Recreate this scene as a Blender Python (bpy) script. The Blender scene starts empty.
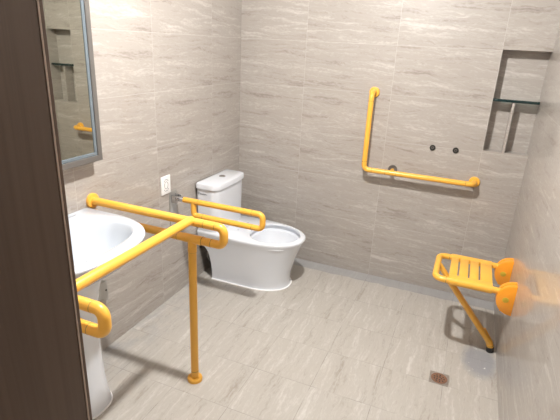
import bpy, bmesh, math, random
from mathutils import Vector, Matrix
PI = math.pi
random.seed(4)
scene = bpy.context.scene
COL = scene.collection

# ------------------------------------------------------------------ materials
def new_mat(name):
    m = bpy.data.materials.new(name); m.use_nodes = True
    nt = m.node_tree
    return m, nt, nt.nodes['Principled BSDF']

def simple(name, col, rough=.4, metal=0., coat=0., bump=0., bscale=60., spec=.5, vary=0., vscale=8.):
    m, nt, b = new_mat(name)
    b.inputs['Base Color'].default_value = (*col, 1)
    b.inputs['Roughness'].default_value = rough
    b.inputs['Metallic'].default_value = metal
    b.inputs['Coat Weight'].default_value = coat
    b.inputs['Coat Roughness'].default_value = .08
    b.inputs['Specular IOR Level'].default_value = spec
    geo = nt.nodes.new('ShaderNodeNewGeometry')
    if vary:
        n = nt.nodes.new('ShaderNodeTexNoise'); n.inputs['Scale'].default_value = vscale
        n.inputs['Detail'].default_value = 5
        nt.links.new(geo.outputs['Position'], n.inputs['Vector'])
        mix = nt.nodes.new('ShaderNodeMix'); mix.data_type = 'RGBA'
        mix.inputs[6].default_value = (*[c*(1-vary) for c in col], 1)
        mix.inputs[7].default_value = (*[min(1, c*(1+vary)) for c in col], 1)
        nt.links.new(n.outputs['Fac'], mix.inputs[0])
        nt.links.new(mix.outputs[2], b.inputs['Base Color'])
    if bump:
        n = nt.nodes.new('ShaderNodeTexNoise'); n.inputs['Scale'].default_value = bscale
        nt.links.new(geo.outputs['Position'], n.inputs['Vector'])
        bp = nt.nodes.new('ShaderNodeBump'); bp.inputs['Strength'].default_value = bump
        bp.inputs['Distance'].default_value = .002
        nt.links.new(n.outputs['Fac'], bp.inputs['Height'])
        nt.links.new(bp.outputs['Normal'], b.inputs['Normal'])
    return m

class N:
    """tiny wrapper for chains of math nodes"""
    def __init__(s, nt): s.nt = nt
    def m(s, op, a, b=None, c=None, clamp=False):
        n = s.nt.nodes.new('ShaderNodeMath'); n.operation = op; n.use_clamp = clamp
        for i, v in enumerate((a, b, c)):
            if v is None: continue
            if isinstance(v, (int, float)): n.inputs[i].default_value = v
            else: s.nt.links.new(v, n.inputs[i])
        return n.outputs[0]
    def xyz(s, a, b, c):
        n = s.nt.nodes.new('ShaderNodeCombineXYZ')
        for i, v in enumerate((a, b, c)):
            if isinstance(v, (int, float)): n.inputs[i].default_value = v
            else: s.nt.links.new(v, n.inputs[i])
        return n.outputs[0]
    def noise(s, vec, scale=1., detail=5., rough=.55, dist=0.):
        n = s.nt.nodes.new('ShaderNodeTexNoise')
        n.inputs['Scale'].default_value = scale; n.inputs['Detail'].default_value = detail
        n.inputs['Roughness'].default_value = rough; n.inputs['Distortion'].default_value = dist
        s.nt.links.new(vec, n.inputs['Vector']); return n.outputs['Fac']
    def ramp(s, fac, stops):
        n = s.nt.nodes.new('ShaderNodeValToRGB'); e = n.color_ramp.elements
        while len(e) < len(stops): e.new(.5)
        for el, (p, c) in zip(e, stops):
            el.position = p; el.color = (*c, 1) if len(c) == 3 else c
        s.nt.links.new(fac, n.inputs[0]); return n.outputs[0]
    def mix(s, f, a, b, blend='MIX'):
        n = s.nt.nodes.new('ShaderNodeMix'); n.data_type = 'RGBA'; n.blend_type = blend
        for i, v in ((0, f), (6, a), (7, b)):
            if isinstance(v, (int, float)): n.inputs[i].default_value = v
            elif isinstance(v, tuple): n.inputs[i].default_value = (*v, 1)
            else: s.nt.links.new(v, n.inputs[i])
        return n.outputs[2]

def travertine(name, floor, dark, mid, light, grout, gw, rough, coat, crough):
    m, nt, b = new_mat(name); k = N(nt)
    geo = nt.nodes.new('ShaderNodeNewGeometry')
    sp = nt.nodes.new('ShaderNodeSeparateXYZ'); nt.links.new(geo.outputs['Position'], sp.inputs[0])
    x, y, z = sp.outputs
    if floor:
        u, v = y, x; u0, v0, L, H = -.108, .19, .3, .3
    else:
        sn = nt.nodes.new('ShaderNodeSeparateXYZ'); nt.links.new(geo.outputs['True Normal'], sn.inputs[0])
        isx = k.m('GREATER_THAN', k.m('ABSOLUTE', sn.outputs[0]), .5)
        isz = k.m('GREATER_THAN', k.m('ABSOLUTE', sn.outputs[2]), .5)
        # x walls run along y (joint at -.4), y walls run along x (joint at .49)
        ux = k.m('SUBTRACT', x, .49); uy = k.m('ADD', y, .40)
        u = k.m('ADD', k.m('MULTIPLY', uy, isx), k.m('MULTIPLY', ux, k.m('SUBTRACT', 1., isx)))
        v = k.m('ADD', k.m('MULTIPLY', y, isz), k.m('MULTIPLY', k.m('SUBTRACT', z, .1), k.m('SUBTRACT', 1., isz)))
        u0, v0, L, H = 0., 0., .6, .3
    uu = k.m('DIVIDE', k.m('SUBTRACT', u, u0), L); vv = k.m('DIVIDE', k.m('SUBTRACT', v, v0), H)
    iu = k.m('FLOOR', uu); iv = k.m('FLOOR', vv)
    fu = k.m('SUBTRACT', uu, iu); fv = k.m('SUBTRACT', vv, iv)
    du = k.m('MULTIPLY', k.m('MINIMUM', fu, k.m('SUBTRACT', 1., fu)), L)
    dv = k.m('MULTIPLY', k.m('MINIMUM', fv, k.m('SUBTRACT', 1., fv)), H)
    jm = k.m('LESS_THAN', k.m('MINIMUM', du, dv), gw)
    wn = nt.nodes.new('ShaderNodeTexWhiteNoise'); wn.noise_dimensions = '3D'
    nt.links.new(k.xyz(iu, iv, 3.7), wn.inputs['Vector'])
    ro = k.m('MULTIPLY', wn.outputs['Value'], 17.)
    # wavy veins along u
    wob = k.noise(k.xyz(k.m('MULTIPLY', u, 5.), k.m('MULTIPLY', v, 9.), ro), 1., 3.)
    v2 = k.m('ADD', v, k.m('MULTIPLY', k.m('SUBTRACT', wob, .5), .055))
    if not floor: v2 = k.m('ADD', v2, k.m('MULTIPLY', u, .05))
    a = k.noise(k.xyz(k.m('MULTIPLY', u, 2.2), k.m('MULTIPLY', v2, 24.), ro), 1., 6., .6, .6)
    c = k.noise(k.xyz(k.m('MULTIPLY', u, 6.), k.m('MULTIPLY', v2, 75.), ro), 1., 4., .6, .4)
    d = k.noise(k.xyz(k.m('MULTIPLY', u, 45.), k.m('MULTIPLY', v2, 110.), ro), 1., 3.)
    f = k.m('ADD', k.m('MULTIPLY', a, .58), k.m('ADD', k.m('MULTIPLY', c, .22), k.m('MULTIPLY', d, .20)))
    col = k.ramp(f, [(.35, dark), (.46, mid), (.53, mid), (.65, light)])
    # a few thin pale threads
    th = k.noise(k.xyz(k.m('MULTIPLY', u, 3.), k.m('MULTIPLY', v2, 20.), k.m('ADD', ro, 9.)), 1., 5., .65, 1.2)
    line = k.m('SUBTRACT', 1., k.m('MULTIPLY', k.m('ABSOLUTE', k.m('SUBTRACT', th, .5)), 45.), clamp=True)
    col = k.mix(k.m('MULTIPLY', line, .30), col, light)
    # little pores
    pr = k.noise(k.xyz(k.m('MULTIPLY', u, 90.), k.m('MULTIPLY', v, 160.), ro), 1., 2.)
    pore = k.m('GREATER_THAN', pr, .74)
    col = k.mix(k.m('MULTIPLY', pore, .35), col, tuple(q*.55 for q in dark))
    if floor:
        # cement haze and water stains along the wall edges and beside the drain
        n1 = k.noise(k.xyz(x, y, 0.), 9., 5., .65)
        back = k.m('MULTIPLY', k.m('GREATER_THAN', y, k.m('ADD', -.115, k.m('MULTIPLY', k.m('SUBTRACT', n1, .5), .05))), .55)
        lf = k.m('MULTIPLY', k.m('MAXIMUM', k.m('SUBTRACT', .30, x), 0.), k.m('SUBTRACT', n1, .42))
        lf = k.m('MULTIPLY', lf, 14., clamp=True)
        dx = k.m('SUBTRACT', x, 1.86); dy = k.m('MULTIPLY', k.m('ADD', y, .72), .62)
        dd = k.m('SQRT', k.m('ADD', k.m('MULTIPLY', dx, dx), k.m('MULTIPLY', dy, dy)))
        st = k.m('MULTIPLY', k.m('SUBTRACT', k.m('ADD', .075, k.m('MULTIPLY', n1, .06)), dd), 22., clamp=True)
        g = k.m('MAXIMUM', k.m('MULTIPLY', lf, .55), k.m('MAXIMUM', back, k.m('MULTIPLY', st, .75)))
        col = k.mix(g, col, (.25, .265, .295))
        n2 = k.noise(k.xyz(x, y, 4.), 26., 4., .6, 1.)
        sm = k.m('MULTIPLY', k.m('MULTIPLY', k.m('GREATER_THAN', n2, .655), st), .7)
        col = k.mix(sm, col, (.75, .75, .74))
        bits = k.m('MULTIPLY', k.m('GREATER_THAN', k.noise(k.xyz(x, y, 2.), 140., 2.), .69), k.m('MULTIPLY', k.m('SUBTRACT', .35, x), 3., clamp=True))
        col = k.mix(k.m('MULTIPLY', bits, .4), col, (.10, .11, .13))
        nj = k.noise(k.xyz(x, y, 7.), 7., 2.)
        jm = k.m('MULTIPLY', jm, k.m('MULTIPLY', k.m('SUBTRACT', nj, .38), 3.2, clamp=True))
    else:
        jm = k.m('MULTIPLY', jm, .48)
    col = k.mix(jm, col, grout)
    nt.links.new(col, b.inputs['Base Color'])
    nt.links.new(k.m('ADD', rough, k.m('MULTIPLY', k.m('SUBTRACT', a, .5), .10)), b.inputs['Roughness'])
    bp = nt.nodes.new('ShaderNodeBump'); bp.inputs['Strength'].default_value = .12; bp.inputs['Distance'].default_value = .001
    nt.links.new(k.m('SUBTRACT', f, jm), bp.inputs['Height'])
    nt.links.new(bp.outputs['Normal'], b.inputs['Normal'])
    b.inputs['Coat Weight'].default_value = coat; b.inputs['Coat Roughness'].default_value = crough
    return m

def wood(name, d, l):
    m, nt, b = new_mat(name); k = N(nt)
    geo = nt.nodes.new('ShaderNodeNewGeometry')
    sp = nt.nodes.new('ShaderNodeSeparateXYZ'); nt.links.new(geo.outputs['Position'], sp.inputs[0])
    x, y, z = sp.outputs
    w = k.noise(k.xyz(k.m('MULTIPLY', x, 4.), k.m('MULTIPLY', y, 4.), k.m('MULTIPLY', z, .7)), 1., 3.)
    y2 = k.m('ADD', k.m('ADD', y, x), k.m('MULTIPLY', w, .05))
    a = k.noise(k.xyz(0., k.m('MULTIPLY', y2, 130.), k.m('MULTIPLY', z, 1.3)), 1., 5., .6)
    c = k.noise(k.xyz(0., k.m('MULTIPLY', y2, 26.), k.m('MULTIPLY', z, .5)), 1., 3.)
    f = k.m('ADD', k.m('MULTIPLY', a, .5), k.m('MULTIPLY', c, .5))
    nt.links.new(k.ramp(f, [(.36, d), (.62, l)]), b.inputs['Base Color'])
    b.inputs['Roughness'].default_value = .38
    return m

M = {}
M['wall'] = travertine('travertine_wall_tile', False, (.262, .228, .198), (.378, .344, .312), (.525, .494, .462), (.60, .575, .55), .0011, .40, .55, .06)
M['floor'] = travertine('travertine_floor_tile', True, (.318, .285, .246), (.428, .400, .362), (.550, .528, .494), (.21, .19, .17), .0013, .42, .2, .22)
M['ceiling'] = simple('white_ceiling_paint', (.55, .54, .52), .8, vary=.02)
M['wood'] = wood('dark_walnut_veneer', (.095, .056, .036), (.130, .080, .053))
M['wood_light'] = wood('walnut_edge', (.50, .38, .30), (.60, .46, .37))
M['yellow'] = simple('yellow_nylon_tube', (.86, .445, .060), .33, coat=.15, bump=.12, bscale=260, vary=.03)
M['orange'] = simple('orange_nylon_moulding', (.90, .335, .022), .38, coat=.1, vary=.03)
M['seam'] = simple('grey_joint_seam', (.36, .22, .06), .6, vary=.1)
M['porcelain'] = simple('white_glazed_porcelain', (.71, .74, .79), .12, coat=.6, vary=.01)
M['inner_shade'] = simple('shade_brown_porcelain', (.10, .075, .06), .9, bump=.5, bscale=60, vary=.2)  # shade inside the hollow toilet body, painted in as dark brown
M['steel'] = simple('brushed_stainless_steel', (.46, .45, .43), .36, metal=.6, bump=.1, bscale=200, vary=.04)
M['chrome'] = simple('polished_chrome', (.62, .62, .63), .12, metal=1., vary=.02)
M['dark_steel'] = simple('dull_frame_steel', (.14, .13, .12), .42, metal=.6, vary=.05)
M['frame_steel'] = simple('grey_frame_steel', (.155, .145, .135), .40, metal=.3, vary=.05)
M['basin'] = simple('blue_white_basin_glaze', (.54, .58, .64), .16, coat=.35, vary=.01)
M['mirror'] = simple('silvered_mirror_glass', (.64, .65, .57), .015, metal=1., vary=.003)
M['bevel'] = simple('pale_blue_bevelled_glass', (.27, .33, .38), .25, metal=.6, vary=.03)
M['rubber'] = simple('black_rubber', (.015, .015, .015), .55, bump=.3, vary=.2)
M['white_plastic'] = simple('white_plastic', (.84, .84, .84), .35, vary=.01)
M['grey_mark'] = simple('grey_print', (.30, .31, .33), .6, vary=.05)
M['sealant'] = simple('white_silicone_sealant', (.86, .86, .87), .4, bump=.3, bscale=90, vary=.02)
M['hole'] = simple('dark_fitting_interior', (.03, .028, .025), .5, vary=.2)
M['rust'] = simple('rusty_grate_metal', (.27, .15, .10), .55, metal=.5, bump=.8, bscale=180, vary=.55, vscale=130)
M['grate'] = simple('dull_drain_plate', (.36, .33, .30), .45, metal=.6, bump=.4, bscale=150, vary=.25, vscale=70)
M['screw_green'] = simple('greenish_screw_cover', (.62, .42, .04), .5, vary=.1, vscale=80)
def glass():
    m, nt, b = new_mat('clear_shelf_glass')
    b.inputs['Base Color'].default_value = (.80, .93, .90, 1); b.inputs['Roughness'].default_value = .02
    b.inputs['Transmission Weight'].default_value = 1.; b.inputs['IOR'].default_value = 1.5
    return m
M['glass'] = glass()
M['glass_edge'] = simple('dark_green_glass_edge', (.012, .030, .030), .12, coat=.3, vary=.25, vscale=30)
M['water'] = simple('still_bowl_water', (.52, .56, .60), .03, coat=1., vary=.01)
def lamp(strength, col=(1, .975, .94)):
    m, nt, b = new_mat('lit_lamp_diffuser')
    b.inputs['Base Color'].default_value = (.9, .9, .9, 1)
    b.inputs['Emission Color'].default_value = (*col, 1); b.inputs['Emission Strength'].default_value = strength
    return m

# ------------------------------------------------------------------ object helpers
def link(name, bm, mats, parent=None, smooth=True, angle=40):
    bmesh.ops.recalc_face_normals(bm, faces=bm.faces)
    me = bpy.data.meshes.new(name); bm.to_mesh(me); bm.free()
    if not isinstance(mats, (list, tuple)): mats = [mats]
    for m in mats: me.materials.append(M[m] if isinstance(m, str) else m)
    if smooth:
        for p in me.polygons: p.use_smooth = True
        me.set_sharp_from_angle(angle=math.radians(angle))
    o = bpy.data.objects.new(name, me); COL.objects.link(o)
    if parent:
        o.parent = parent
        r = parent
        off = Vector((0, 0, 0))
        while r: off += r.location; r = r.parent
        me.transform(Matrix.Translation(-off))
    return o
def thing(name, label, cat, loc=(0, 0, 0), group=None):
    o = bpy.data.objects.new(name, None); o.empty_display_size = .1; COL.objects.link(o)
    o.location = loc; o['label'] = label; o['category'] = cat
    if group: o['group'] = group
    return o
def tag(o, label, cat, group=None):
    o['label'] = label; o['category'] = cat
    if group: o['group'] = group
    return o
def struct(o): o['kind'] = 'structure'; return o

def box(bm, x0, x1, y0, y1, z0, z1, bev=0., seg=2, mi=0):
    r = bmesh.ops.create_cube(bm, size=1.)
    vs = r['verts']
    for v in vs:
        v.co = Vector(((x0+x1)/2+v.co.x*(x1-x0), (y0+y1)/2+v.co.y*(y1-y0), (z0+z1)/2+v.co.z*(z1-z0)))
    fs = set(f for v in vs for f in v.link_faces)
    for f in fs: f.material_index = mi
    if bev:
        es = list(set(e for v in vs for e in v.link_edges))
        bmesh.ops.bevel(bm, geom=es, offset=bev, segments=seg, profile=.5, affect='EDGES')
    return bm
def B(*a, **k): return box(bmesh.new(), *a, **k)

def round_path(pts, rad, seg=8):
    """polyline with its inner corners replaced by arcs"""
    pts = [Vector(p) for p in pts]; out = [pts[0]]
    for i in range(1, len(pts)-1):
        a, b, c = pts[i-1], pts[i], pts[i+1]
        r = rad[i-1] if isinstance(rad, (list, tuple)) else rad
        d1 = (a-b).normalized(); d2 = (c-b).normalized()
        ang = d1.angle(d2)
        if r <= 0 or ang > PI-.02: out.append(b); continue
        t = r/math.tan(ang/2)
        cen = b+(d1+d2).normalized()*(r/math.sin(ang/2))
        p1 = b+d1*t; p2 = b+d2*t
        v1 = p1-cen; v2 = p2-cen; tot = v1.angle(v2); ax = v1.cross(v2).normalized()
        for j in range(seg+1): out.append(cen+Matrix.Rotation(tot*j/seg, 3, ax) @ v1)
    out.append(pts[-1]); return out

def tube(bm, path, r, n=20, cap=True, mi=0):
    path = [Vector(p) for p in path]
    T = []
    for i in range(len(path)):
        a = path[max(0, i-1)]; b = path[min(len(path)-1, i+1)]
        T.append((b-a).normalized())
    u = T[0].orthogonal().normalized(); rings = []
    for i, p in enumerate(path):
        t = T[i]
        u = (u-t*u.dot(t)).normalized(); w = t.cross(u)
        rr = r[i] if isinstance(r, (list, tuple)) else r
        rings.append([bm.verts.new(p+(u*math.cos(2*PI*j/n)+w*math.sin(2*PI*j/n))*rr) for j in range(n)])
    for a, b in zip(rings, rings[1:]):
        for j in range(n):
            f = bm.faces.new((a[j], a[(j+1) % n], b[(j+1) % n], b[j])); f.material_index = mi
    if cap:
        for rg in (rings[0], rings[-1]):
            f = bm.faces.new(rg); f.material_index = mi
    return bm
def seam(bm, p, d, r, mi=1, w=.0012):
    d = Vector(d).normalized()*w; p = Vector(p)
    tube(bm, [p-d, p+d], r+.0004, 20, True, mi)
def lathe(bm, o, axis, prof, n=40, mi=0):
    """prof: list of (distance along the axis, radius)"""
    o = Vector(o); t = Vector(axis).normalized(); u = t.orthogonal().normalized(); w = t.cross(u)
    rings = []
    for h, r in prof:
        r = max(r, 1e-5)
        rings.append([bm.verts.new(o+t*h+(u*math.cos(2*PI*j/n)+w*math.sin(2*PI*j/n))*r) for j in range(n)])
    for a, b in zip(rings, rings[1:]):
        for j in range(n):
            f = bm.faces.new((a[j], a[(j+1) % n], b[(j+1) % n], b[j])); f.material_index = mi
    for rg in (rings[0], rings[-1]):
        f = bm.faces.new(rg); f.material_index = mi
    return bm
def flange_profile(r, h=.014): return [(0, r*.98), (h*.55, r), (h*.9, r*.93), (h, r*.80), (h, .0)]
def loft(bm, rings, close_ends=(True, True), mi=0, closed=True):
    vs = [[bm.verts.new(p) for p in rg] for rg in rings]
    n = len(vs[0])
    for a, b in zip(vs, vs[1:]):
        for j in range(n if closed else n-1):
            f = bm.faces.new((a[j], a[(j+1) % n], b[(j+1) % n], b[j])); f.material_index = mi
    if close_ends[0]: f = bm.faces.new(vs[0]); f.material_index = mi
    if close_ends[1]: f = bm.faces.new(vs[-1]); f.material_index = mi
    return vs

# ------------------------------------------------------------------ room shell
W = 1.947; HC = 2.42; YF = -2.60; YO = -2.86
ND = .088                                   # niche depth
NX0, NZ0, NZ1 = 1.693, 1.012, 1.604
bm = B(-.14, W+.14, -3.9, .14+ND, -.12, 0)
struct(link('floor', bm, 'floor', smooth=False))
bm = B(-.14, W+.14, -3.0, .14+ND, HC, HC+.1)
struct(link('ceiling', bm, 'ceiling', smooth=False))
bm = B(-.14, 0, YO, .0, 0, HC); struct(link('wall_left', bm, 'wall', smooth=False))
bm = B(W, W+.14, YO, ND, 0, HC); struct(link('wall_right', bm, 'wall', smooth=False))
bm = B(-.14, NX0, 0, .14+ND, 0, HC)
box(bm, NX0, W, 0, .14+ND, 0, NZ0); box(bm, NX0, W, 0, .14+ND, NZ1, HC); box(bm, NX0, W, ND, .14+ND, NZ0, NZ1)
struct(link('wall_back', bm, 'wall', smooth=False))
JX = 1.057                                  # room-side face of the left door jamb
bm = B(0, JX-.03, YO+.02, YF-.012, 0, HC); box(bm, JX-.03, W, YO+.02, YF-.012, 2.13, HC)
struct(link('wall_front', bm, 'wall', smooth=False))
# door lining in dark veneer: two jambs and a head
bm = B(JX-.028, JX, YO-.012, YF, 0, 2.13, bev=.002, seg=1)
box(bm, W-.03, W-.001, YO-.012, YF, 0, 2.13, bev=.002, seg=1)
box(bm, JX, W-.03, YO-.012, YF, 2.10, 2.13)
for v in bm.verts: pass
j = struct(link('trim_1', bm, 'wood', smooth=False)); j['label'] = 'dark walnut door lining'
bm = B(JX-.0005, JX+.0012, YF-.0115, YF-.0085, 0, 2.10)
struct(link('trim_2', bm, 'wood_light', smooth=False))
# upright divider under the glass shelf in the niche
bm = B(1.802, 1.816, .002, ND, NZ0, 1.312, bev=.002, seg=2)
struct(link('trim_3', bm, 'wall', smooth=False))

# ------------------------------------------------------------------ glass shelf
sh = thing('glass_shelf', 'clear glass shelf with dark green edge set across the wall niche', 'shelf', ((NX0+W)/2, .04, 1.314))
bm = B(NX0+.001, W-.004, .001, ND-.003, 1.315, 1.327, bev=.0015)
link('glass_pane', bm, 'glass', sh)
bm = B(NX0+.001, W-.004, -.0035, .001, 1.3135, 1.3285, bev=.001)
e = link('glass_edge', bm, 'glass_edge', sh); e['label'] = 'dark green front edge'

# ------------------------------------------------------------------ mirror
mi = thing('wall_mirror', 'tall steel-framed mirror hanging on the left wall above the washbasin', 'mirror', (0, -1.86, 1.047))
MY0, MY1, MZ0, MZ1, MX = -2.235, -1.480, 1.037, 1.86, .062
def frame(x0, x1, y0, y1, z0, z1, w, bev):
    bm = bmesh.new()
    def ring(x, i): return [(x, y0+i, z0+i), (x, y1-i, z0+i), (x, y1-i, z1-i), (x, y0+i, z1-i)]
    R = [ring(x0, 0), ring(x1-bev, 0), ring(x1, bev), ring(x1, w-bev), ring(x1-bev, w), ring(x0, w)]
    vs = [[bm.verts.new(p) for p in r] for r in R]
    for a, b in zip(vs, vs[1:]+vs[:1]):
        for j in range(4): bm.faces.new((a[j], a[(j+1) % 4], b[(j+1) % 4], b[j]))
    return bm
link('frame', frame(MX-.022, MX, MY0, MY1, MZ0, MZ1, .026, .002), 'frame_steel', mi, smooth=False)
g = link('glass', B(MX-.012, MX-.008, MY0+.024, MY1-.024, MZ0+.024, MZ1-.024), 'mirror', mi, smooth=False)
b_ = link('bevel_strip', frame(MX-.010, MX-.004, MY0+.026, MY1-.026, MZ0+.026, MZ1-.026, .016, .002), 'bevel', mi, smooth=False)
b_['label'] = 'pale blue bevelled strip'
for ya in (MY0+.12, MY1-.18):
    link('wall_spacer', B(.0, MX-.0225, ya, ya+.06, MZ0+.12, MZ1-.12), 'dark_steel', mi, smooth=False)

# ------------------------------------------------------------------ ceiling lamp
LX, LY = 1.03, -1.50; LAMP = 2900.
cl = thing('ceiling_light', 'small round white dome light on the ceiling over the middle of the room', 'ceiling light', (LX, LY, HC))
bm = lathe(bmesh.new(), (LX, LY, HC), (0, 0, -1), [(0, .062), (.022, .062), (.027, .058), (.027, .050), (.022, .047), (.010, .046), (.010, 0)])
link('housing', bm, 'white_plastic', cl)
bm = lathe(bmesh.new(), (LX, LY, HC-.0101), (0, 0, -1), [(0, .044), (.014, .044)]+[(.014+.044*math.sin(a), .044*math.cos(a)) for a in [i*PI/24 for i in range(1, 12)]]+[(.058, 0)])
link('diffuser', bm, lamp(LAMP, (1, .975, .945)), cl)

# ------------------------------------------------------------------ L-shaped grab bar on the back wall
TR = .0172
s = -.08; bx, bz0, bz1, bx1 = .983, .808, 1.308, 1.680
ga = thing('grab_bar', 'yellow L-shaped grab bar fixed to the back wall', 'grab bar', (bx, 0, bz0))
bm = bmesh.new()
p = round_path([(bx, -.010, bz1), (bx, s, bz1), (bx, s, bz0), (bx1, s, bz0), (bx1, -.002, bz0)], [.032, .034, .032])
tube(bm, p, TR)
for q, d in (((bx, s, bz1-.05), (0, 0, 1)), ((bx, s, bz0+.055), (0, 0, 1)), ((bx+.055, s, bz0), (1, 0, 0)),
             ((bx+.145, s, bz0), (1, 0, 0)), ((bx+.215, s, bz0), (1, 0, 0)), ((bx1-.05, s, bz0), (1, 0, 0))):
    seam(bm, q, d, TR)
tube(bm, [(bx+.18, s+.012, bz0), (bx+.18, -.004, bz0+.0)], .0135)
link('bar_tube', bm, ['yellow', 'seam'], ga)
for q in ((bx, .0015, bz1), (bx1, .0015, bz0)):
    link('wall_flange', lathe(bmesh.new(), q, (0, -1, 0), flange_profile(.034, .016)), 'yellow', ga)
f = link('support_flange', lathe(bmesh.new(), (bx+.18, -.0002, bz0+.006), (0, -1, 0), [(0, .0305), (.006, .0305), (.009, .029), (.009, .024), (.004, .022), (.004, 0)]), 'frame_steel', ga)
f['label'] = 'dark bare metal flange ring'

# ------------------------------------------------------------------ capped tap outlets
for x_, lab in ((1.396, 'dark round tap outlet in the back wall, the one farther from the niche'),
                (1.537, 'dark round tap outlet in the back wall, the one nearer the niche')):
    o = thing('pipe_outlet', lab, 'pipe outlet', (x_, 0, .993), 'tap outlets on the back wall')
    link('collar', lathe(bmesh.new(), (x_, -.0002, .993), (0, -1, 0), [(0, .0185), (.006, .0185), (.008, .017), (.008, .0105), (.006, .0100), (.006, 0)], 24), 'hole', o)
    bm = lathe(bmesh.new(), (x_, -.0015, .993), (0, -1, 0), [(0, .0098), (.008, .0098), (.009, .0085), (.009, .0045), (.004, .004), (.004, 0)], 6)
    link('threaded_plug', bm, 'dark_steel', o, angle=20)

# ------------------------------------------------------------------ wall switch plate
so = thing('wall_socket', 'white square wall socket plate above the steel bracket of the folding rail', 'socket', (0, -.942, .762))
link('plate', B(.0, .009, -.985, -.899, .709, .819, bev=.003, seg=3), 'white_plastic', so)
bm = bmesh.new()
cy, cz = -.942, .764
c_ = [(.0092, cy+.017*math.cos(a), cz+.021*math.sin(a)) for a in [2*PI*i/28 for i in range(28)]]
tube(bm, c_+[c_[0]], .0014, 6, False)
for dz in (-.034, .034):
    box(bm, .0088, .0098, cy-.014, cy+.014, cz+dz-.0018, cz+dz+.0018)
for dy, dz in ((-.017, -.026), (.017, -.026), (-.017, .026), (.017, .026)):
    box(bm, .0088, .0098, cy+dy-.003, cy+dy+.003, cz+dz-.003, cz+dz+.003)
link('printed_symbol', bm, 'grey_mark', so)

# ------------------------------------------------------------------ folding rail beside the toilet
FY = -.873
fo = thing('folding_grab_rail', 'yellow fold-up support rail on a steel wall plate beside the toilet', 'grab rail', (0, FY, .474))
link('wall_plate', B(.0, .005, FY-.034, FY+.032, .474, .712, bev=.001, seg=1), 'steel', fo)
bm = B(.005, .050, FY-.022, FY-.018, .640, .690, bev=.001, seg=1)
box(bm, .005, .050, FY+.018, FY+.022, .640, .690, bev=.001, seg=1)
tube(bm, [(.036, FY-.026, .667), (.036, FY+.026, .667)], .008, 14)
tube(bm, [(.030, FY, .667), (.088, FY, .667)], .0165, 20)
link('hinge', bm, 'chrome', fo)
bm = bmesh.new(); fz1, fz0, fx = .667, .580, .606
p = round_path([(.082, FY, fz1), (fx, FY, fz1), (fx, FY, fz0), (.150, FY, fz0), (.150, FY, fz1-.004)], [.029, .029, .022])
tube(bm, p, TR)
for q in ((.185, FY, fz1), (.540, FY, fz1), (.540, FY, fz0), (.215, FY, fz0)): seam(bm, q, (1, 0, 0), TR)
link('loop_tube', bm, ['yellow', 'seam'], fo)

# ------------------------------------------------------------------ frame rail around the washbasin
ra = thing('basin_grab_rail', 'yellow tubular safety rail standing around the washbasin on a floor post', 'grab rail', (.554, -1.865, 0))
AZ1, AZ0, AX = .838, .757, .714; AR = .0188
def arm(y):
    bm = bmesh.new()
    p = round_path([(.010, y, AZ1), (AX, y, AZ1), (AX, y, AZ0), (.010, y, AZ0)], [.029, .029], 10)
    tube(bm, p, AR, 24)
    for x in (.575, .62, .675): 
        if x != .575: seam(bm, (x, y, AZ1), (1, 0, 0), AR)
        seam(bm, (x-.02, y, AZ0), (1, 0, 0), AR)
    seam(bm, (.485, y, AZ0), (1, 0, 0), AR)
    tube(bm, [(.515, y, AZ0), (.610, y, AZ0)], AR+.0012, 24)
    seam(bm, (.610, y, AZ0), (1, 0, 0), AR+.001); 
    o = link('side_arm', bm, ['yellow', 'seam'], ra)
    for z in (AZ1, AZ0):
        link('wall_flange', lathe(bmesh.new(), (.0002, y, z), (1, 0, 0), flange_profile(.036, .016)), 'yellow', ra)
Y1, Y2 = -1.512, -2.212
arm(Y1); arm(Y2)
bm = bmesh.new(); PX = .556
tube(bm, [(PX, Y1, AZ1+.006), (PX, Y1-.03, AZ1+.008), (PX, Y2+.03, AZ1+.008), (PX, Y2, AZ1+.006)], AR, 24)
link('cross_bar', bm, 'yellow', ra)
for y in (Y1, Y2):
    bm = bmesh.new()
    tube(bm, [(PX, y, .010), (PX, y, AZ0-.005)], AR*.98, 24)
    seam(bm, (PX, y, AZ0-.062), (0, 0, 1), AR); seam(bm, (PX, y, .055), (0, 0, 1), AR)
    tube(bm, [(PX, y, AZ0-.062), (PX, y, AZ0)], AR+.0012, 24)
    po = link('floor_post', bm, ['yellow', 'seam'], ra)
    link('post_foot', lathe(bmesh.new(), (PX, y, .0002), (0, 0, 1), flange_profile(.037, .018)), 'yellow', po)

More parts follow.
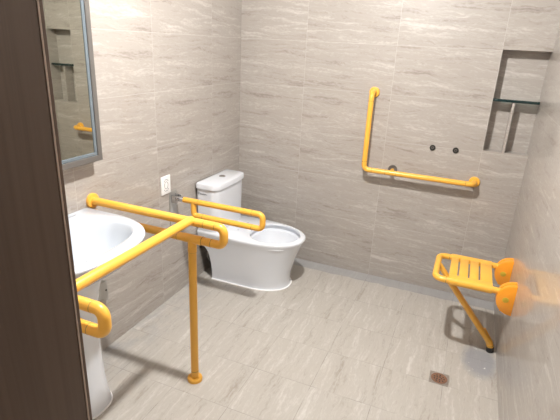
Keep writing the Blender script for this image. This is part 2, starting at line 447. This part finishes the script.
# ------------------------------------------------------------------ toilet
TY = -.425
to = thing('toilet', 'white one-piece porcelain toilet without a seat, standing in the back left corner', 'toilet', (.35, TY, 0))
def lerp(a, b, t): return a+(b-a)*t
def interp(tab, z):
    for (z0, v0), (z1, v1) in zip(tab, tab[1:]):
        if z <= z1: return lerp(v0, v1, (z-z0)/(z1-z0))
    return tab[-1][1]
HW = [(0, .166), (.03, .164), (.10, .169), (.2, .180), (.3, .198), (.365, .217)]
TIP = [(0, .625), (.03, .618), (.10, .625), (.2, .651), (.3, .688), (.365, .718)]
XB = [(0, .106), (.06, .105), (.12, .100), (.18, .090), (.21, .080), (.24, .060), (.265, .026), (.285, .010), (.365, .010)]
def u_outline(z, inset=0.):
    hw = interp(HW, z)-inset; tip = interp(TIP, z)-inset; xb = interp(XB, z)
    xs = .36; pts = []
    for i in range(14): pts.append((lerp(xb, xs, i/14), TY-hw, z))
    for i in range(49):
        a = -PI/2+PI*i/48
        c, s_ = math.cos(a), math.sin(a)
        n = 2.25
        pts.append((xs+(tip-xs)*abs(c)**(2/n), TY+hw*abs(s_)**(2/n)*(1 if s_ >= 0 else -1), z))
    for i in range(1, 15): pts.append((lerp(xs, xb, i/14), TY+hw, z))
    k_ = .085*min(1, z/.365)
    return [(x, TY+(y-TY)*(1-k_*(1-min(1, max(0, x)/.34))**1.3), z_) for x, y, z_ in pts]
bm = bmesh.new()
zs = [0, .012, .03, .06, .09, .12, .15, .18, .21, .24, .252, .265, .30, .32, .34, .352]
outer = [u_outline(z) for z in zs]+[[(x, y, .360) for x, y, z in u_outline(.352, .003)], [(x, y, .365) for x, y, z in u_outline(.352, .012)]]
ov = [[bm.verts.new(p) for p in r] for r in outer]
n = len(ov[0])
for a, b in zip(ov, ov[1:]):
    for j_ in range(n-1): bm.faces.new((a[j_], a[j_+1], b[j_+1], b[j_]))
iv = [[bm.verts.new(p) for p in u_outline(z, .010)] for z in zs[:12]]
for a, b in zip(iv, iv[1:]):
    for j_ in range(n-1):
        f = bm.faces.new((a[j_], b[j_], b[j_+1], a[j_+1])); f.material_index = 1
for k_ in range(11):
    for e_ in (0, n-1):
        bm.faces.new((ov[k_][e_], ov[k_+1][e_], iv[k_+1][e_], iv[k_][e_]))
for j_ in range(n-1): bm.faces.new((ov[0][j_], iv[0][j_], iv[0][j_+1], ov[0][j_+1]))
# vertical back face above the hollow
for k_ in range(12, len(ov)-1):
    bm.faces.new((ov[k_][0], ov[k_+1][0], ov[k_+1][n-1], ov[k_][n-1]))
# deck top with the bowl opening
CX, CY = .500, TY
top = list(ov[-1]); back = [bm.verts.new((top[0].co.x, lerp(top[-1].co.y, top[0].co.y, i/10), .365)) for i in range(1, 10)]
loop = top+back
def open_pt(v, sc, z, shift=0.):
    a = math.atan2(v.co.y-CY, v.co.x-CX); c, s_ = math.cos(a), math.sin(a)
    rx = .172 if c > 0 else .155; ry = .170
    n_ = 2.0 if c > 0 else 2.5
    r = 1/((abs(c)/rx)**n_+(abs(s_)/ry)**n_)**(1/n_)
    return (CX+shift+c*r*sc, CY+s_*r*sc, z)
ringdefs = [(1.015, .365, 0), (1.0, .361, 0), (1.0, .353, 0), (1.08, .351, 0), (1.10, .322, 0), (.97, .315, 0), (.92, .29, 0), (.78, .24, -.01), (.55, .20, -.03), (.34, .175, -.05), (.22, .155, -.06)]
prev = loop; L_ = len(loop)
for sc, z, sh_ in ringdefs:
    cur = [bm.verts.new(open_pt(v, sc, z, sh_)) for v in loop]
    for j_ in range(L_): bm.faces.new((prev[j_], prev[(j_+1) % L_], cur[(j_+1) % L_], cur[j_]))
    prev = cur
bm.faces.new(prev)
me_body = link('bowl_body', bm, ['porcelain', 'inner_shade'], to, angle=50)
link('bowl_water', lathe(bmesh.new(), (CX-.045, CY, .182), (0, 0, 1), [(0, .062), (.001, .062), (.001, 0)], 32), 'water', to)
# bolt holes for the missing seat
for dy in (-.075, .075):
    link('bolt_hole', lathe(bmesh.new(), (.254, TY+.012+dy, .3645), (0, 0, 1), [(0, .006), (.0012, .006), (.0012, .0)], 16), 'grey_mark', to)
# sealant bead
bm = bmesh.new(); pp = [(x, y, .003) for x, y, z in u_outline(0, -.003)]
tube(bm, pp, .0055, 8)
link('sealant_bead', bm, 'sealant', to)
# tank and lid
def rrect(x0, x1, hy, rf, rb, z, bow=.0, n=8):
    pts = []
    for cx_, cy_, r, a0 in ((x1-rf, -hy+rf, rf, -PI/2), (x1-rf, hy-rf, rf, 0), (x0+rb, hy-rb, rb, PI/2), (x0+rb, -hy+rb, rb, PI)):
        for i in range(n+1):
            a = a0+PI/2*i/n
            pts.append([cx_+r*math.cos(a), cy_+r*math.sin(a)])
    out = []
    # subdivide the front so it can bow outward
    res = []
    for i, p_ in enumerate(pts):
        res.append(p_)
        q_ = pts[(i+1) % len(pts)]
        if math.dist(p_, q_) > .06:
            for t in range(1, 10): res.append([lerp(p_[0], q_[0], t/10), lerp(p_[1], q_[1], t/10)])
    for x_, y_ in res:
        w_ = max(0, (x_-x0)/(x1-x0)); out.append((x_+bow*w_*(1-(y_/hy)**2), TY-.001+y_, z))
    return out
bm = bmesh.new()
loft(bm, [rrect(.012, .156, .193, .045, .012, .366, .012), rrect(.012, .157, .195, .045, .012, .50, .012), rrect(.012, .159, .198, .045, .012, .661, .013)])
ta = link('tank', bm, 'porcelain', to)
bm = bmesh.new()
loft(bm, [rrect(.010, .158, .196, .045, .014, .662, .013), rrect(.010, .167, .209, .048, .014, .665, .014), rrect(.010, .168, .210, .048, .014, .690, .014),
          rrect(.012, .165, .207, .047, .014, .698, .014), rrect(.018, .154, .193, .04, .012, .702, .014)])
li = link('tank_lid', bm, 'porcelain', to)
bm = bmesh.new()
lathe(bm, (.086, TY+.010, .702), (0, 0, 1), [(0, .0225), (.003, .0225), (.0045, .021), (.0045, .0)], 32)
link('flush_button', bm, 'chrome', li)
# small script logo on the side of the tank
bm = bmesh.new(); yl = TY-.001-.1985
def stroke(pts):
    tube(bm, [(.026+a*.062, yl, .624+b*.012) for a, b in pts], .0014, 6)
stroke([(0, 1.1), (.02, 0), (.03, -.2)]); stroke([(-.03, 1.1), (.1, 1.25), (.17, 1.0), (.14, .6), (.02, .5)])
for i in range(5):
    o_ = .2+.13*i
    stroke([(o_, .45), (o_+.04, .75), (o_+.075, .6), (o_+.07, .1), (o_+.03, 0), (o_, .25), (o_+.05, .1), (o_+.12, .3)])
stroke([(.86, .2), (.92, .9), (.95, .2), (1.05, .1)])
link('script_logo', bm, 'grey_mark', ta)
bm = bmesh.new()
for i in range(4): box(bm, .1640, .1655, TY+.165, TY+.173, .560+.018*i, .566+.018*i)
link('printed_label', bm, 'grey_mark', ta, smooth=False)
# supply hose and valve behind the toilet
va = thing('angle_valve', 'chrome angle valve with braided hose behind the toilet', 'valve', (0, -.565, .27))
bm = bmesh.new()
lathe(bm, (.0002, -.555, .225), (1, 0, 0), [(0, .026), (.004, .026), (.008, .018), (.008, .010), (.034, .010), (.034, .013), (.048, .013), (.048, 0)], 24)
tube(bm, [(.030, -.555, .225), (.030, -.555, .250)], .008, 12)
link('valve_body', bm, 'chrome', va)
bm = bmesh.new()
P_ = round_path([(.030, -.555, .245), (.030, -.556, .278), (.034, -.522, .286), (.040, -.500, .25), (.036, -.520, .19), (.040, -.545, .15), (.050, -.53, .11)], .014, 6)
tube(bm, P_, .0055, 10)
link('braided_hose', bm, 'chrome', va)
bm = lathe(bmesh.new(), (.048, -.555, .225), (1, 0, 0), [(0, .006), (.006, .006), (.006, .017), (.020, .015), (.022, .012), (.022, 0)], 8)
link('handle', bm, 'chrome', va)

# ------------------------------------------------------------------ washbasin
BY = -1.865; BH = .318; BT = .472; BZ = .812
ba = thing('washbasin', 'white porcelain washbasin on a full pedestal against the left wall', 'washbasin', (.2, BY, 0))
def d_outline(sx, sy, z, x0=.002, xo=0., n1=2.6, K=72):
    """D plan: straight back on the wall, superellipse front"""
    pts = []
    xs = x0+.13*sx
    for i in range(5): pts.append((lerp(x0, xs, i/5)+xo, BY-BH*sy*lerp(1.006, 1, i/5), z))
    for i in range(K+1):
        a = -PI/2+PI*i/K; c, s_ = math.cos(a), math.sin(a)
        pts.append((xs+xo+(BT*sx-.13*sx-x0)*abs(c)**(2/n1), BY+BH*sy*abs(s_)**(2/n1)*(1 if s_ >= 0 else -1), z))
    for i in range(1, 6): pts.append((lerp(xs, x0, i/5)+xo, BY+BH*sy*lerp(1, 1.006, i/5), z))
    for i in range(1, 12): pts.append((x0+xo, BY+BH*sy*.985*lerp(1, -1, i/12), z))
    return pts
outs = [(.30, .30, .60), (.46, .44, .625), (.68, .66, .66), (.86, .86, .705), (.94, .945, .74), (.972, .975, .765), (.988, .99, .785), (.997, .998, .800), (1.0, 1.0, .806), (.995, .996, .811), (.985, .987, .8135)]
rings = [d_outline(a, b, z) for a, b, z in outs]
bm = bmesh.new()
vs = loft(bm, rings, (True, False))
rim = vs[-1]; Lr = len(rim)
ICX, ICY = .245, BY
def inner(v, sc, z, sh_=0.):
    a = math.atan2(v.co.y-ICY, v.co.x-ICX); c, s_ = math.cos(a), math.sin(a)
    rx = .160 if c > 0 else .115; ry = .258; n_ = 2.5
    r = 1/((abs(c)/rx)**n_+(abs(s_)/ry)**n_)**(1/n_)
    return (ICX+c*r*sc+sh_, ICY+s_*r*sc, z)
prev = rim
for sc, z, sh_ in [(1.04, .8125, 0), (1.01, .809, 0), (.975, .800, 0), (.93, .775, 0), (.86, .74, 0), (.74, .70, 0), (.55, .672, -.005), (.30, .658, -.01), (.10, .653, -.015)]:
    cur = [bm.verts.new(inner(v, sc, z, sh_)) for v in rim]
    for j_ in range(Lr): bm.faces.new((prev[j_], prev[(j_+1) % Lr], cur[(j_+1) % Lr], cur[j_]))
    prev = cur
bm.faces.new(prev)
link('basin_bowl', bm, 'basin', ba, angle=60)
link('waste_plug', lathe(bmesh.new(), (ICX-.015, ICY, .653), (0, 0, 1), [(0, .022), (.004, .022), (.006, .019), (.006, .0)], 28), 'chrome', ba)
bm = bmesh.new()
for i, (a, b) in enumerate(((0, .011), (.013, .02), (.023, .034), (.037, .043), (.046, .057))):
    box(bm, .030, .037, -1.700+a, -1.700+b, .8138, .8146)
link('printed_mark', bm, 'grey_mark', ba, smooth=False)
def ped(z, rx, ry, cx_):
    pts = []
    for i in range(40):
        a = 2*PI*i/40; c, s_ = math.cos(a), math.sin(a); n_ = 2.6
        pts.append((cx_+rx*abs(c)**(2/n_)*(1 if c >= 0 else -1), BY+ry*abs(s_)**(2/n_)*(1 if s_ >= 0 else -1), z))
    return pts
bm = bmesh.new()
loft(bm, [ped(0, .139, .115, .165), ped(.02, .138, .114, .165), ped(.07, .130, .106, .165), ped(.16, .120, .097, .168), ped(.30, .112, .091, .172),
          ped(.45, .112, .093, .174), ped(.58, .122, .105, .178), ped(.655, .14, .125, .18)])
link('pedestal', bm, 'porcelain', ba)
bm = bmesh.new(); q_ = ped(.004, .141, .117, .165); tube(bm, q_+[q_[0]], .004, 8, False)
link('sealant_bead', bm, 'sealant', ba)
# little steel box on the wall behind the pedestal
sb = thing('steel_wall_bracket', 'small grey steel bracket with one screw on the wall beside the pedestal', 'bracket', (0, -1.525, .285))
bm = bmesh.new()
prof = [(-1.575, .415), (-1.483, .398), (-1.483, .285), (-1.530, .318), (-1.575, .318)]
loft(bm, [[(.0, y, z) for y, z in prof], [(.022, y, z) for y, z in prof]])
bmesh.ops.bevel(bm, geom=list(bm.edges), offset=.0015, segments=1, affect='EDGES')
link('plate', bm, 'steel', sb, smooth=False)
link('screw', lathe(bmesh.new(), (.022, -1.497, .352), (1, 0, 0), [(0, .005), (.002, .0045), (.003, 0)], 12), 'hole', sb)

# ------------------------------------------------------------------ folding shower seat
SY0, SY1, SZ = -.742, -.432, .450
se = thing('folding_shower_seat', 'yellow slatted fold-down shower seat fixed to the right wall', 'shower seat', (W, (SY0+SY1)/2, 0))
SX = 1.560; SR = .0172
bm = bmesh.new()
p = round_path([(1.905, SY0, SZ), (SX, SY0, SZ), (SX, SY1, SZ), (1.905, SY1, SZ)], .042, 8)
tube(bm, p, SR, 20)
for y in (SY0, SY1):
    seam(bm, (1.616, y, SZ), (1, 0, 0), SR)
link('seat_frame', bm, ['yellow', 'seam'], se)
# slatted panel: top plate with three slots, rolled round both rails
bm = bmesh.new()
x0, x1 = 1.627, 1.840; slots = [1.671, 1.724, 1.777]; sw = .0045; ys0, ys1 = SY0+.035, SY1-.035
pz0, pz1 = SZ+.004, SZ+.019
def yprof(y):   # one closed section (y, z) of the panel, rolled over the rails
    return None
edges_x = [x0]+[v for s_ in slots for v in (s_-sw, s_+sw)]+[x1]
for i in range(0, len(edges_x), 2):
    box(bm, edges_x[i], edges_x[i+1], ys0, ys1, pz0, pz1, bev=.0022, seg=2)
for ya, yb, yr, sgn in ((SY0, ys0+.004, SY0, -1), (ys1-.004, SY1, SY1, 1)):
    R_ = SR+.0045; sec = []
    for i in range(15):
        a = PI/2+sgn*(-1)*(i/14)*PI*1.02
        sec.append((yr+R_*math.cos(a)*1.0, SZ+R_*math.sin(a)))
    yin = yb if sgn < 0 else ya
    R1 = SR+.0008
    sec_in = []
    for i in range(15):
        a = PI/2+sgn*(-1)*((14-i)/14)*PI*1.02
        sec_in.append((yr+R1*math.cos(a), SZ+R1*math.sin(a)))
    topz = SZ+R_
    poly = [(yin, pz1)]+sec+sec_in+[(yin, pz0)]
    rings = [[(x, y, z) for y, z in poly] for x in (x0, x1)]
    loft(bm, rings)
link('slatted_panel', bm, 'yellow', se)
# wall mounts: paired half-round cheeks
for y in (SY0, SY1):
    mt = None
    bm = bmesh.new()
    for c_, w_ in ((y-.020, .013), (y+.014, .013)):
        secs = []
        R_y, R_z, zc = .078, .084, .424
        def half(sc, yy):
            pts = [(W-.0005, yy, zc-R_z*sc)]
            for i in range(25):
                a = -PI/2+PI*i/24
                pts.append((W-.006-R_y*sc*math.cos(a), yy, zc+R_z*sc*math.sin(a)))
            pts.append((W-.0005, yy, zc+R_z*sc))
            return pts
        loft(bm, [half(.93, c_-w_), half(.985, c_-w_*.75), half(1., c_-w_*.3), half(1., c_+w_*.3), half(.985, c_+w_*.75), half(.93, c_+w_)])
    box(bm, W-.055, W-.001, y-.012, y+.006, .345, .485, bev=.003)
    mt = link('wall_mount', bm, 'orange', se)
    sc_ = link('screw_cover', lathe(bmesh.new(), (W-.040, y-.0328, .424), (0, -1, 0), [(0, .015), (.0012, .0145), (.0018, .013), (.0018, 0)], 24), 'screw_green', mt)
    sc_['label'] = 'dull greenish round screw cover'
# V-shaped support leg with rubber foot
bm = bmesh.new()
F = Vector((1.902, -.600, .058))
tube(bm, [(1.636, SY0+.004, SZ-.008), (F.x, F.y-.006, F.z)], .0152, 18)
tube(bm, [(SX+.006, -.550, SZ-.004), (F.x, F.y+.008, F.z)], .0152, 18)
tube(bm, [F+Vector((-.045, -.004, .072)), F, (1.912, -.600, .030)], [.016, .019, .0185], 20)
seam(bm, (1.908, -.600, .040), (.3, 0, -1), .0195)
lg = link('support_leg', bm, ['yellow', 'seam'], se)
bm = lathe(bmesh.new(), (1.9155, -.600, .0005), (-.14, 0, 1), [(0, .0185), (.004, .0205), (.026, .0205), (.032, .0195), (.032, 0)], 24)
link('rubber_foot', bm, 'rubber', lg)

# ------------------------------------------------------------------ floor drain
dr = thing('floor_drain', 'small square rusty floor drain set in the floor tiles', 'drain', (1.670, -.967, 0))
DX, DY, h_ = 1.670, -.967, .047
link('frame_plate', B(DX-h_, DX+h_, DY-h_, DY+h_, .0, .0022, bev=.0008, seg=1), 'grate', dr, smooth=False)
bm = bmesh.new()
lathe(bm, (DX, DY, .0020), (0, 0, 1), [(0, .040), (.0016, .040), (.0016, .036), (.0006, .035), (.0006, 0)], 32)
link('rusty_ring', bm, 'rust', dr)
bm = bmesh.new()
for rr, cnt in ((.012, 5), (.024, 9)):
    for i in range(cnt):
        a = 2*PI*i/cnt
        lathe(bm, (DX+rr*math.cos(a), DY+rr*math.sin(a), .0024), (0, 0, 1), [(0, .0042), (.0008, .0042), (.0008, 0)], 10)
link('grate_holes', bm, 'hole', dr)

# ------------------------------------------------------------------ camera, world, view
cam = bpy.data.cameras.new('camera'); cam.sensor_width = 36; cam.lens = 458.008/560*36; cam.clip_start = .05
co = bpy.data.objects.new('camera', cam); COL.objects.link(co)
co.location = (1.5880, -3.0764, 1.5788); co.rotation_mode = 'XYZ'; co.rotation_euler = (1.2215, -.0466, .3969)
scene.camera = co
w = bpy.data.worlds.new('world'); scene.world = w; w.use_nodes = True
bg = w.node_tree.nodes['Background']; bg.inputs[0].default_value = (1, .97, .94, 1); bg.inputs[1].default_value = .12
scene.view_settings.view_transform = 'Standard'; scene.view_settings.look = 'None'
scene.view_settings.gamma = 1; scene.view_settings.exposure = 0.
scene.view_settings.use_curve_mapping = False
